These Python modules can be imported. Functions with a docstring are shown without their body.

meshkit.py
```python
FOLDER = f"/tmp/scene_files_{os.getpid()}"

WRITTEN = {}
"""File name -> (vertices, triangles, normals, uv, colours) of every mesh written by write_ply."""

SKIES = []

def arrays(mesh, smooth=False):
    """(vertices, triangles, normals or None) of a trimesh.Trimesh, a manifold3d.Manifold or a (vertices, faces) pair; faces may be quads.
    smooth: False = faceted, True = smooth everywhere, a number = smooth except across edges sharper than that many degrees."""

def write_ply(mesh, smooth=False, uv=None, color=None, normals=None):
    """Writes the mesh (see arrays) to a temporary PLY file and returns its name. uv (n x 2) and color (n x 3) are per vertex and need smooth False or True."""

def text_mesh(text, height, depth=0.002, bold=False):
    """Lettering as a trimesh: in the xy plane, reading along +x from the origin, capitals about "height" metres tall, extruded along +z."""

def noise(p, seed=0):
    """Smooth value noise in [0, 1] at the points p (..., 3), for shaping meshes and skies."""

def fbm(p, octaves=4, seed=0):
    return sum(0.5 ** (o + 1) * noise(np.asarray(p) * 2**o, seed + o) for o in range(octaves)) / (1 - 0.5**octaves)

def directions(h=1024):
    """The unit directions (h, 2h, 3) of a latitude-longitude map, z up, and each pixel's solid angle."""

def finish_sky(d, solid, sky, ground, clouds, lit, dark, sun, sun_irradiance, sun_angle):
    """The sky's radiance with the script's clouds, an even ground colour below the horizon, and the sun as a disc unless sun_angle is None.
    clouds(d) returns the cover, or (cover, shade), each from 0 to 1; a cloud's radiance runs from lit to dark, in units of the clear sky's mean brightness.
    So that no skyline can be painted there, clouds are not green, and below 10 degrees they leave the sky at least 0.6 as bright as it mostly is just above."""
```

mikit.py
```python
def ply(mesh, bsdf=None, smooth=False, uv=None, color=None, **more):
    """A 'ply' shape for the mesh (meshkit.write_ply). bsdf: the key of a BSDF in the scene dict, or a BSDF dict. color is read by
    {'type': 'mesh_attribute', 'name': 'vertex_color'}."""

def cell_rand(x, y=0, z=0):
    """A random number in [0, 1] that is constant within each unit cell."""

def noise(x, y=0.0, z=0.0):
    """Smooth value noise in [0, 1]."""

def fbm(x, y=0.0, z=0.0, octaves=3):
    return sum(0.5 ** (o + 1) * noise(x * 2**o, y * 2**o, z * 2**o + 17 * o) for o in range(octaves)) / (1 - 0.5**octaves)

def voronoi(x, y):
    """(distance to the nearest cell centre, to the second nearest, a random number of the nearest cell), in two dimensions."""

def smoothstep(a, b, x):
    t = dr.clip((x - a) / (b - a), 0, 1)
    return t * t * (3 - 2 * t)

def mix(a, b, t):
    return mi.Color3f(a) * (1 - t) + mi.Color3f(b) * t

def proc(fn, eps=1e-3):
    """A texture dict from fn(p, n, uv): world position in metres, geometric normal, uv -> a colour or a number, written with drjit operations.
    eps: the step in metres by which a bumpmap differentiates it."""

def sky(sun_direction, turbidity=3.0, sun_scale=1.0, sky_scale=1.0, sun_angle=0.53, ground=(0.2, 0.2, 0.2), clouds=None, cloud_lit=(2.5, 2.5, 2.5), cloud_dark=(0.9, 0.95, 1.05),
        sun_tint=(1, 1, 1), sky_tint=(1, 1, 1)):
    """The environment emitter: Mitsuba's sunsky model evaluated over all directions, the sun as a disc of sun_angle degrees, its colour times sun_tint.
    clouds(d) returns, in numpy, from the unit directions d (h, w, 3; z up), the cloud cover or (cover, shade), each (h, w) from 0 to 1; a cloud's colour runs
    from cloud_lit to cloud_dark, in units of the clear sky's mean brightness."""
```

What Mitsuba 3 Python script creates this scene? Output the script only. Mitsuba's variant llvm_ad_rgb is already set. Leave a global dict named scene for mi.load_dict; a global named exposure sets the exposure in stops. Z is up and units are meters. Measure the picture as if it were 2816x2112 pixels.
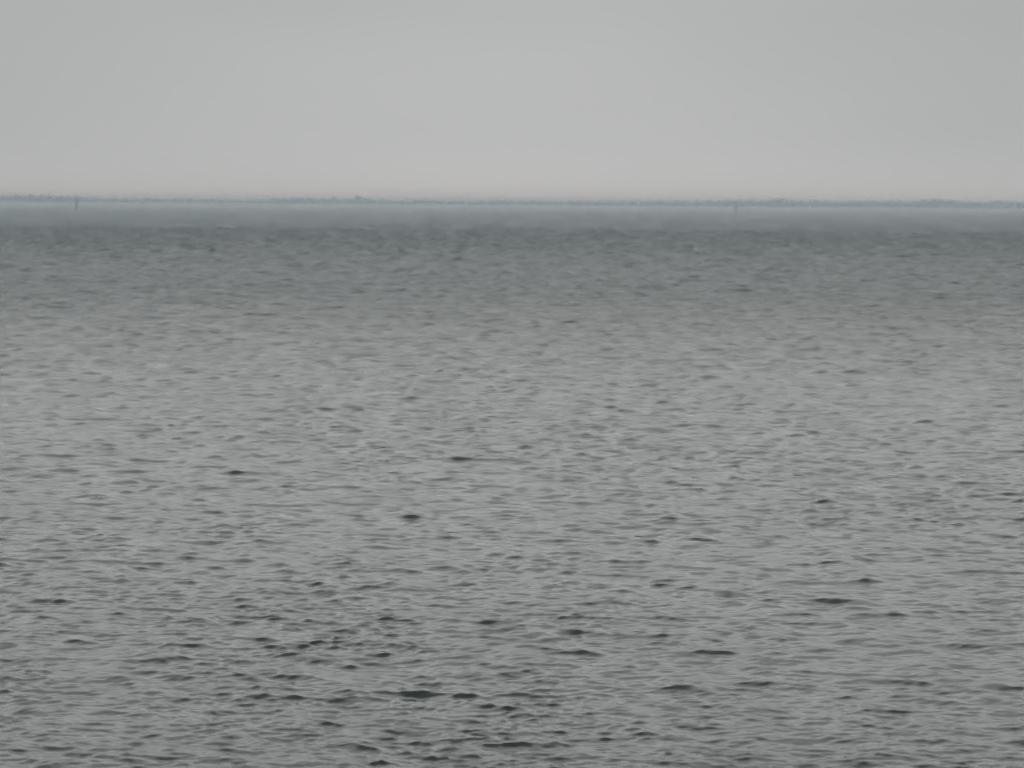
import math
import numpy as np
import trimesh
import mitsuba as mi
import drjit as dr
import mikit, meshkit

T = mi.ScalarTransform4f
scene, labels = {}, {}

# ------------------------------------------------------------------ camera, sky, exposure
EYE = [0.0, 0.0, 8.0]
scene['camera'] = {
    'type': 'thinlens', 'fov': 19.964, 'fov_axis': 'x', 'near_clip': 0.5, 'far_clip': 20000.0,
    'aperture_radius': 0.034, 'focus_distance': 56.0,
    'to_world': T().look_at(origin=EYE, target=[0.0, 0.99801, 8.0 - 0.063124], up=[-0.0064, 0.063124, 0.99801]),
    'medium': {'type': 'ref', 'id': 'haze_air'},
}
exposure = 1.15


def overcast(d):
    """Closed cloud deck: lighter ahead, with a band above the view shaped to brighten the water, darkened overhead for wave contrast."""
    az = np.degrees(np.arctan2(d[..., 0], d[..., 1]))
    el = np.degrees(np.arcsin(np.clip(d[..., 2], -1, 1)))
    ramp = lambda a, b: np.clip((el - a) / (b - a), 0, 1) ** 2 * (3 - 2 * np.clip((el - a) / (b - a), 0, 1))
    lift = ramp(3.5, 13) * (1 - ramp(31, 50))                      # bright band above the view, added to brighten the water
    near = np.exp(-(az / 50) ** 2)
    core = np.exp(-((az / 10) ** 2 + ((el - 1.2) / 4.2) ** 2))  # paler middle of the cloud, standing in for the dark corners of the lens
    mott = meshkit.fbm(np.stack([d[..., 0] * 7, d[..., 1] * 7, d[..., 2] * 22], -1), 4, 3)
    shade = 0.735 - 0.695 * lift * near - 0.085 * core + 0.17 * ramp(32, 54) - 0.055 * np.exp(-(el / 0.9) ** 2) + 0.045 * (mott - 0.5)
    return np.ones_like(az), np.clip(shade, 0, 1)


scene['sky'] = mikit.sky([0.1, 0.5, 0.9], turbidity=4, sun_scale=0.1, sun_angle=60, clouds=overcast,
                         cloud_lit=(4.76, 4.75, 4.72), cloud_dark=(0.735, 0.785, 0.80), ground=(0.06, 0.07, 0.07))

# ------------------------------------------------------------------ materials
MATS = {}


def principled(name, color, rough, **more):
    scene[name] = {'type': 'twosided', 'bsdf': {'type': 'principled', 'base_color': color if isinstance(color, dict) else {'type': 'rgb', 'value': color},
                                               'roughness': rough, **more}}


def mottled(a, b, scale, seed=0.0):
    return mikit.proc(lambda p, n, uv: mikit.mix(a, b, mikit.smoothstep(0.3, 0.7, mikit.fbm(p.x * scale + seed, p.y * scale, p.z * scale, 3))))


def ripples(p, n, uv):
    """Roughness of the ripples too small to model: patchy cat's-paws, and more of them out of the shelter of the near shore."""
    patch = mikit.fbm(p.x / 0.8, p.y / 2.4, 0.0, 4)
    off = mikit.smoothstep(300, 690, p.y)
    streak = mikit.fbm(p.x / 2.0, p.y / 7.0, 5.0, 3)
    lanes = mikit.fbm(p.x / 5.0, p.y / 36.0, 9.0, 3) - 0.5
    return dr.clip(0.35 * lanes * mikit.smoothstep(450, 1000, p.y) + 0.145 + 0.225 * mikit.smoothstep(40, 270, p.y) + 0.145 * off - 0.17 * mikit.smoothstep(700, 3800, p.y) + 0.16 * (patch - 0.5) + 0.5 * off * (streak - 0.5), 0.08, 0.6)


scene['sea_surface'] = {'type': 'twosided', 'bsdf': {'type': 'principled', 'base_color': {'type': 'rgb', 'value': [0.004, 0.031, 0.028]}, 'eta': 1.333, 'roughness': mikit.proc(ripples)}}
principled('foliage', mottled((0.030, 0.050, 0.026), (0.075, 0.095, 0.050), 0.25), 0.9, specular=0.2)
principled('scrub_ground', mottled((0.05, 0.065, 0.035), (0.09, 0.09, 0.055), 0.05), 0.95, specular=0.2)
principled('bark', (0.09, 0.075, 0.06), 0.9)
principled('white_render', mottled((0.72, 0.70, 0.66), (0.82, 0.80, 0.76), 0.8), 0.8)
principled('roof_grey', (0.60, 0.58, 0.55), 0.8)
principled('dark_glass', (0.04, 0.05, 0.06), 0.15)
principled('buoy_black', mottled((0.012, 0.022, 0.020), (0.03, 0.042, 0.038), 3.0), 0.5)
principled('buoy_yellow', mottled((0.27, 0.21, 0.07), (0.37, 0.29, 0.10), 2.0), 0.55)
principled('buoy_orange', mottled((0.55, 0.16, 0.05), (0.42, 0.12, 0.05), 2.5), 0.55)
principled('sail_cloth', (0.80, 0.79, 0.74), 0.8)
principled('hull_white', (0.74, 0.74, 0.72), 0.35)
principled('alloy', (0.5, 0.5, 0.5), 0.4, metallic=0.8)

# ------------------------------------------------------------------ water
PEAK, WIND_LINE = 0.15, 0.35


def ring_columns(n):
    """Bearings (radians from +y): fine towards the far shore, coarser round the rest of the circle."""
    inner = np.linspace(-10.9, 10.9, n)
    step, out, a = 21.8 / (n - 1), [], 10.9
    while a < 178:
        step = min(step * 1.35, 4.5)
        a = min(a + step, 180.0)
        out.append(a)
    out = np.array(out[:-1] if out[-1] >= 180 else out)
    return np.radians(np.concatenate([-out[::-1], inner, out]))


def rows(d, end, step):
    out = [d]
    while d < end:
        d = min(d + step(d), end)
        out.append(d)
    return np.array(out)


RNG = np.random.default_rng(11)
LAM = np.exp(np.linspace(np.log(0.075), np.log(4.6), 190)) * np.exp(RNG.normal(0, 0.03, 190))
WAVES = [(L, 2 * np.pi / L, 0.0335 * (1.0 if L < PEAK else (PEAK / L) ** 0.31) * RNG.uniform(0.6, 1.4), math.radians(RNG.normal(-4, 48 if L < 0.28 else 31 if L < 1.4 else 45)), RNG.uniform(0, 6.2832)) for L in LAM]


def sea_zone(a, r):
    """Part of the surface between two distances: sharpened wave trains of a short wind sea, and the quads between the points."""
    A, Rr = np.meshgrid(a, r)
    X, Y = (Rr * np.sin(A)).astype(np.float32).ravel(), (Rr * np.cos(A)).astype(np.float32).ravel()
    sp = np.maximum(np.repeat(np.gradient(r), len(a)), np.hypot(X, Y) * np.tile(np.gradient(a), len(r))).astype(np.float32)
    # gusts: the small chop is stronger in some patches than in others, and along a wind line farther out
    gust = meshkit.fbm(np.stack([X / 9, Y / 26, X * 0], -1), 4, 5)
    clump = meshkit.fbm(np.stack([X / 1.2, Y / 3.5, X * 0], -1), 2, 21)
    wide = meshkit.fbm(np.stack([X / 45, Y / 90, X * 0], -1), 3, 33)
    gust = (0.86 + 0.28 * wide) * (0.70 + 0.56 * np.clip((gust - 0.28) / 0.44, 0, 1)) * (0.68 + 0.64 * clump)
    line = Y - 670 - 60 * (meshkit.fbm(np.stack([X / 40, Y * 0, X * 0], -1), 3, 9) - 0.5)
    gust = (gust * (1 + WIND_LINE * np.exp(-np.where(line < 0, line / 50, line / 280) ** 2))).astype(np.float32)
    # the sea grows away from the shelter of the near shore, the longer waves most
    ramp = lambda a, b: np.clip((Rr.ravel() - a) / (b - a), 0, 1)
    short, long_ = gust * (0.92 + 1.3 * ramp(42, 320)).astype(np.float32), (0.93 + 1.4 * ramp(45, 340)).astype(np.float32)
    swell = (0.3 + 2.9 * ramp(55, 440)) * (1 - 0.35 * ramp(900, 3600)).astype(np.float32)
    z, dx, dy = (np.zeros_like(X) for _ in range(3))
    for L, k, slope, th, phase in WAVES:
        kx, ky = k * math.sin(th), -k * math.cos(th)
        att = np.clip((L / sp - 1.6) / 1.6, 0, 1)
        on = np.nonzero(att > 0)[0]
        ph = kx * X[on] + ky * Y[on] + phase
        am = slope / k * att[on] * (short if L < 0.6 else long_ if L < 2.2 else swell)[on]
        s = am * np.sin(ph)
        z[on] += am * np.cos(ph)
        dx[on] -= s * (kx / k) * 0.9
        dy[on] -= s * (ky / k) * 0.9
    i = np.arange(len(r) * len(a)).reshape(len(r), len(a))
    nxt = np.roll(i, -1, axis=1)
    f = np.concatenate([np.stack([i[:-1], nxt[:-1], nxt[1:]], -1).reshape(-1, 3), np.stack([i[:-1], nxt[1:], i[1:]], -1).reshape(-1, 3)])[:, ::-1]
    return np.stack([X + dx, Y + dy, z], -1).reshape(len(r), len(a), 3), f


def sea():
    fine, middle, coarse = ring_columns(590), ring_columns(340), ring_columns(200)
    zones = [(coarse, rows(3, 37, lambda d: max(0.15, (37 - d) * 0.12))), (fine, rows(37, 135, lambda d: 0.042 * (d / 38) ** 1.25)),
             (middle, rows(135, 800, lambda d: 0.195 * (d / 135) ** 0.8)), (coarse, rows(800, 4700, lambda d: 0.73 * (d / 800) ** 2.4))]
    vs, fs, at, last = [], [], 0, None
    for a, r in zones:
        v, f = sea_zone(a, r)
        if last is not None:                       # the seam: both sides follow one line
            la, lv = last
            for k in range(3):
                v[0, :, k] = np.interp(a, la, lv[:, k])
        last = (a, v[-1].copy())
        vs.append(v.reshape(-1, 3)); fs.append(f + at); at += v.shape[0] * v.shape[1]
    v, f = np.vstack(vs), np.vstack(fs)
    n = len(coarse)
    i = np.arange(n)
    return np.vstack([v, [[0, 0, 0]]]), np.vstack([f, np.stack([np.full(n, len(v)), i, np.roll(i, -1)], -1)[:, ::-1]])


v, f = sea()
scene['sea'] = mikit.ply((v, f), 'sea_surface', smooth=True)
labels['sea'] = {'label': 'grey-green choppy sea under an overcast sky', 'kind': 'structure'}

# ------------------------------------------------------------------ far shore: low land and the wood on it
SHORE = 4095
# (bearing in degrees, height of the tree line above the water in metres)
LINE = np.array([(-17.50, 8.00), (-13.75, 9.33), (-11.25, 9.33), (-10.03, 9.87), (-9.19, 11.33), (-8.63, 8.93), (-7.91, 6.67), (-6.85, 7.20), (-6.15, 6.93), (-5.50, 6.27), (-5.05, 6.40), (-4.65, 8.27), (-4.36, 9.47),
                 (-3.94, 9.60), (-3.80, 8.67), (-3.40, 7.73), (-3.22, 8.93), (-2.86, 9.07), (-2.59, 8.13), (-2.22, 6.67), (-2.08, 6.00), (-1.73, 8.00), (-1.51, 6.53), (-1.08, 7.20),
                 (-0.57, 6.93), (-0.25, 8.13), (-0.02, 7.20), (0.35, 6.40), (1.06, 7.20), (1.71, 6.93), (2.35, 8.00), (3.49, 8.67), (3.92, 9.07), (4.49, 10.40), (5.00, 11.47), (5.20, 12.67),
                 (5.41, 10.40), (5.99, 10.13), (6.34, 9.20), (7.05, 10.67), (7.77, 9.87), (8.18, 12.67), (8.60, 11.60), (8.81, 9.87), (9.16, 9.47), (9.38, 11.73), (9.73, 11.33), (9.99, 8.80),
                 (11.25, 10.00), (13.75, 8.00), (17.50, 9.33)])


def polar(deg, dist, z=0.0):
    return np.array([dist * math.sin(math.radians(deg)), dist * math.cos(math.radians(deg)), z])


def land():
    deg = np.linspace(-18, 18, 480)
    prof = np.array([(-6, -0.6), (0, 0.05), (3, 0.45), (9, 0.8), (30, 1.2), (80, 1.6), (160, 2.0), (260, 1.2), (300, -0.6)])
    wob = 10 * (meshkit.fbm(np.stack([deg * 1.3, deg * 0, deg * 0], -1), 4, 8) - 0.5)
    end = np.clip((18 - np.abs(deg)) / 1.8, 0, 1)
    v = np.array([polar(a, SHORE + w + q[0], -0.6 + (q[1] + 0.6) * e * (0.8 + 0.4 * meshkit.noise(np.array([a * 4.3, q[0] / 30, 0])))) for a, w, e in zip(deg, wob, end) for q in prof])
    n, m = len(deg), len(prof)
    i = np.arange(n * m).reshape(n, m)
    f = np.stack([i[:-1, :-1], i[1:, :-1], i[1:, 1:], i[:-1, 1:]], -1).reshape(-1, 4)
    return v, f[:, ::-1]


scene['far_shore'] = mikit.ply(land(), 'scrub_ground', smooth=40)
labels['far_shore'] = {'label': 'low strip of land across the water', 'kind': 'structure'}

BALL, FAR_BALL = trimesh.creation.icosphere(1), trimesh.creation.icosphere(0)


def crown(rng, width, height, base, lumps, ball=None):
    """Leaf clumps spread through a rounded crown: small ragged balls, gaps between them."""
    ball = ball or BALL
    vs, fs, at = [], [], 0
    for _ in range(lumps):
        u = rng.normal(0, 1, 3)
        u *= rng.uniform(0.25, 1.0) / np.linalg.norm(u)
        s = rng.uniform(0.22, 0.42) * min(width, height)
        c = np.array([u[0] * (width / 2 - s * 0.6), u[1] * (width / 2 - s * 0.6), base + height / 2 + u[2] * (height / 2 - s * 0.6)])
        b = ball.vertices * s * rng.uniform(0.65, 1.25, (len(ball.vertices), 1)) + c
        vs.append(b); fs.append(ball.faces + at); at += len(b)
    return np.vstack(vs), np.vstack(fs)


def trunk(width, height, rng):
    h = np.array([0, 0.3, 0.7, 1.0])
    rad = width * np.array([1.5, 1.0, 0.8, 0.45])
    prof = np.stack([rad, h * height], -1)
    prof = np.vstack([[0, 0], prof, [0, height]])
    m = trimesh.creation.revolve(prof, sections=7)
    m.vertices[:, 0] += 0.06 * height * (m.vertices[:, 2] / height) ** 2 * rng.normal()
    return np.array(m.vertices), np.array(m.faces)


def join(parts):
    at, vs, fs = 0, [], []
    for v, f in parts:
        vs.append(v); fs.append(np.asarray(f) + at); at += len(v)
    return np.vstack(vs), np.vstack(fs)


def wood():
    rng = np.random.default_rng(5)
    parts, deg = [], -14.5
    while deg < 14.5:
        top = float(np.interp(deg, LINE[:, 0], LINE[:, 1]))
        for row in range(3):
            dist = SHORE + 7 + row * 22 + rng.uniform(-7, 7)
            ground = 0.7 + 0.25 * row
            h = (top - ground) * rng.uniform(0.84, 1.02) * (0.55 if row == 0 and rng.random() < 0.55 else 1.0)
            w = h * rng.uniform(1.1, 1.7)
            off = polar(deg + rng.uniform(-0.025, 0.025), dist, ground)
            v, f = crown(rng, w, h * 0.95, h * 0.05, 10, FAR_BALL)
            parts.append((v + off, f))
            v, f = trunk(0.14, h * 0.5, rng)
            parts.append((v + off - [0, 0, 0.2], f))
        deg += 0.07 * rng.uniform(0.7, 1.3)
    return join(parts)


scene['far_wood'] = mikit.ply(wood(), 'foliage')
labels['far_wood'] = {'label': 'hazy low belt of trees along the far shore', 'category': 'wood', 'kind': 'stuff'}


def tree(key, deg, dist, ground, height, width, seed, label):
    rng = np.random.default_rng(seed)
    off = polar(deg, dist, ground)
    v, f = crown(rng, width, height * 0.7, height * 0.3, 26)
    scene[key + '__crown'] = mikit.ply((v + off, f), 'foliage')
    v, f = trunk(0.3, height * 0.6, rng)
    scene[key + '__trunk'] = mikit.ply((v + off - [0, 0, 0.3], f), 'bark', smooth=40)
    labels[key] = {'label': label, 'category': 'tree', 'group': 'taller trees on the far shore'}


tree('broad_tree', -3.054, SHORE + 60, 1.3, 10.6, 12.0, 3, 'broad taller tree on the far shore, right one of two left of centre')
tree('broad_tree_001', -3.518, SHORE + 60, 1.3, 9.4, 6.7, 4, 'narrow taller tree on the far shore, left one of two left of centre')


def obj(key, mesh, mat, smooth=35):
    scene[key] = mikit.ply(mesh, mat, smooth=smooth)


def moved(m, off, yaw=0.0):
    m = m.copy()
    m.apply_transform(trimesh.transformations.rotation_matrix(yaw, [0, 0, 1]))
    m.apply_translation(off)
    return m


def lathe(prof, n=20):
    return trimesh.creation.revolve(np.array(prof, float), sections=n)


# pale tower-like building among the trees of the far shore
o = polar(2.429, SHORE + 9, 0.5)
H = 10.9
b = trimesh.creation.extrude_polygon(__import__('shapely').box(-3.3, -2.6, 3.3, 2.6).buffer(0.08), H - 1.5)
obj('tower_house__wall', moved(b, o), 'white_render')
rf = trimesh.convex.convex_hull(np.array([[x, y, z] for x in (-3.8, 3.8) for y in (-3.1, 3.1) for z in (0, 0.12)] + [[-3.8, 0, 1.5], [3.8, 0, 1.5]]))
obj('tower_house__roof', moved(rf, o + [0, 0, H - 1.5 + 0.003]), 'roof_grey', False)
for n, (wx, wz) in enumerate([(-1.5, 7.4), (1.5, 7.4)]):
    w = trimesh.creation.box((0.8, 0.1, 1.1))
    obj('tower_house__window' + ('_%03d' % n if n else ''), moved(w, o + [wx, -2.69, wz]), 'dark_glass', False)
labels['tower_house'] = {'label': 'small pale building standing above the trees of the far shore', 'category': 'house'}

# ------------------------------------------------------------------ navigation buoys
def buoy(key, at, height, radius, tilt, label):
    h, r = height, radius
    m = {
        'float': lathe([(0, -1.2), (r * 1.35, -1.2), (r * 1.5, -0.5), (r * 1.5, 0.25), (r * 1.3, 0.45), (r * 1.02, 0.5), (0, 0.5)]),
        'base_section': lathe([(0, 0.5), (r, 0.5), (r, 0.40 * h), (0, 0.40 * h)]),
        'band': lathe([(0, 0.40 * h), (r * 1.04, 0.40 * h), (r * 1.04, 0.50 * h), (0, 0.50 * h)]),
        'upper_section': lathe([(0, 0.50 * h), (r * 0.98, 0.50 * h), (r * 0.9, 0.80 * h), (r * 0.5, 0.82 * h), (0, 0.82 * h)]),
        'topmark': lathe([(0, 0.82 * h), (r * 0.12, 0.82 * h), (r * 0.12, 0.84 * h), (r * 0.95, 0.84 * h), (r * 0.12, 0.915 * h), (r * 0.95, 0.92 * h), (0.03, h), (0, h)]),
    }
    mats = {'float': 'buoy_yellow', 'base_section': 'buoy_yellow', 'band': 'buoy_orange', 'upper_section': 'buoy_black', 'topmark': 'buoy_black'}
    rot = trimesh.transformations.rotation_matrix(math.radians(tilt), [0.3, 1, 0])
    for k, g in m.items():
        g.apply_transform(rot)
        obj(f'{key}__{k}', moved(g, at), mats[k])
    labels[key] = {'label': label, 'category': 'buoy', 'group': 'pillar buoys far out on the water'}
    labels[f'{key}__band'] = {'label': 'dull orange band'}
    labels[f'{key}__upper_section'] = {'label': 'dark upper section'}


buoy('pillar_buoy', [-273.7, 1827.1, 0.0], 9.1, 0.62, 1.5, 'tall pillar buoy with dark top and yellowish base near the left edge of the photo')
buoy('pillar_buoy_001', [166.7, 2175.5, 0.0], 7.2, 0.76, -1.0, 'farther, fainter pillar buoy in the water right of centre')

# ------------------------------------------------------------------ pale sail close under the far shore
def sail_boat(key, at, yaw, label):
    def placed(m, off, yaw):
        m = m.copy()
        m.apply_scale(1.4)
        return moved(m, off, yaw)

    ring = [(-2.1, -0.72), (-0.5, -0.82), (1.0, -0.6), (2.3, 0.0), (1.0, 0.6), (-0.5, 0.82), (-2.1, 0.72)]
    lo = [(x * 0.93, y * 0.45, -0.35) for x, y in ring]
    hull = trimesh.convex.convex_hull(np.array([(x, y, 0.5 + 0.05 * max(x, 0)) for x, y in ring] + lo))
    obj(key + '__hull', placed(hull, at, yaw), 'hull_white', 30)
    mast = trimesh.creation.cylinder(0.05, 7.0, sections=10)
    mast.apply_translation([0.5, 0, 4.0])
    obj(key + '__mast', placed(mast, at, yaw), 'alloy')
    boom = trimesh.creation.cylinder(0.04, 2.5, sections=8)
    boom.apply_transform(trimesh.transformations.rotation_matrix(math.pi / 2, [0, 1, 0]))
    boom.apply_translation([-0.8, 0, 1.1])
    obj(key + '__boom', placed(boom, at, yaw), 'alloy')

    def cloth(tack, clew, head, belly):
        n, vs = 9, []
        t, c, hd = map(np.array, (tack, clew, head))
        for i in range(n):
            for j in range(n):
                u, w = i / (n - 1), j / (n - 1)
                p = (t + (c - t) * w) * (1 - u) + hd * u
                roach = 0.25 * math.sin(math.pi * u) * w
                p = p + np.array([-roach, belly * math.sin(math.pi * w) * (1 - u), 0])
                vs.append(p)
        vs = np.array(vs)
        i = np.arange(n * n).reshape(n, n)
        f = np.vstack([np.stack([i[:-1, :-1], i[:-1, 1:], i[1:, 1:]], -1).reshape(-1, 3), np.stack([i[:-1, :-1], i[1:, 1:], i[1:, :-1]], -1).reshape(-1, 3)])
        return trimesh.Trimesh(np.vstack([vs + [0, 0.006, 0], vs - [0, 0.006, 0]]), np.vstack([f, f[:, ::-1] + n * n]), process=False)

    obj(key + '__mainsail', placed(cloth([0.42, 0, 1.2], [-2.0, 0, 1.2], [0.42, 0, 7.4], 0.3), at, yaw), 'sail_cloth', True)
    obj(key + '__jib', placed(cloth([2.2, 0, 0.7], [0.7, 0, 0.9], [0.56, 0, 6.0], 0.2), at, yaw), 'sail_cloth', True)
    labels[key] = {'label': label, 'category': 'sailing boat'}


sail_boat('sailing_dinghy', [654.2, 3804.1, 0.0], math.radians(50), 'small pale sail upright before the far shore at the right edge')

# ------------------------------------------------------------------ haze
scene['haze_air'] = {'type': 'homogeneous', 'albedo': {'type': 'rgb', 'value': [0.970, 0.985, 0.993]}, 'phase': {'type': 'hg', 'g': 0.7}, 'sigma_t': {'type': 'rgb', 'value': [2.5e-4, 3.3e-4, 4.0e-4]}}
scene['haze'] = {'type': 'cube', 'to_world': T().translate([0, 0, 6.8]).scale([5000, 5000, 8.4]), 'bsdf': {'type': 'null'}, 'interior': {'type': 'ref', 'id': 'haze_air'}}
labels['haze'] = {'label': 'thin grey haze over the water', 'kind': 'stuff'}
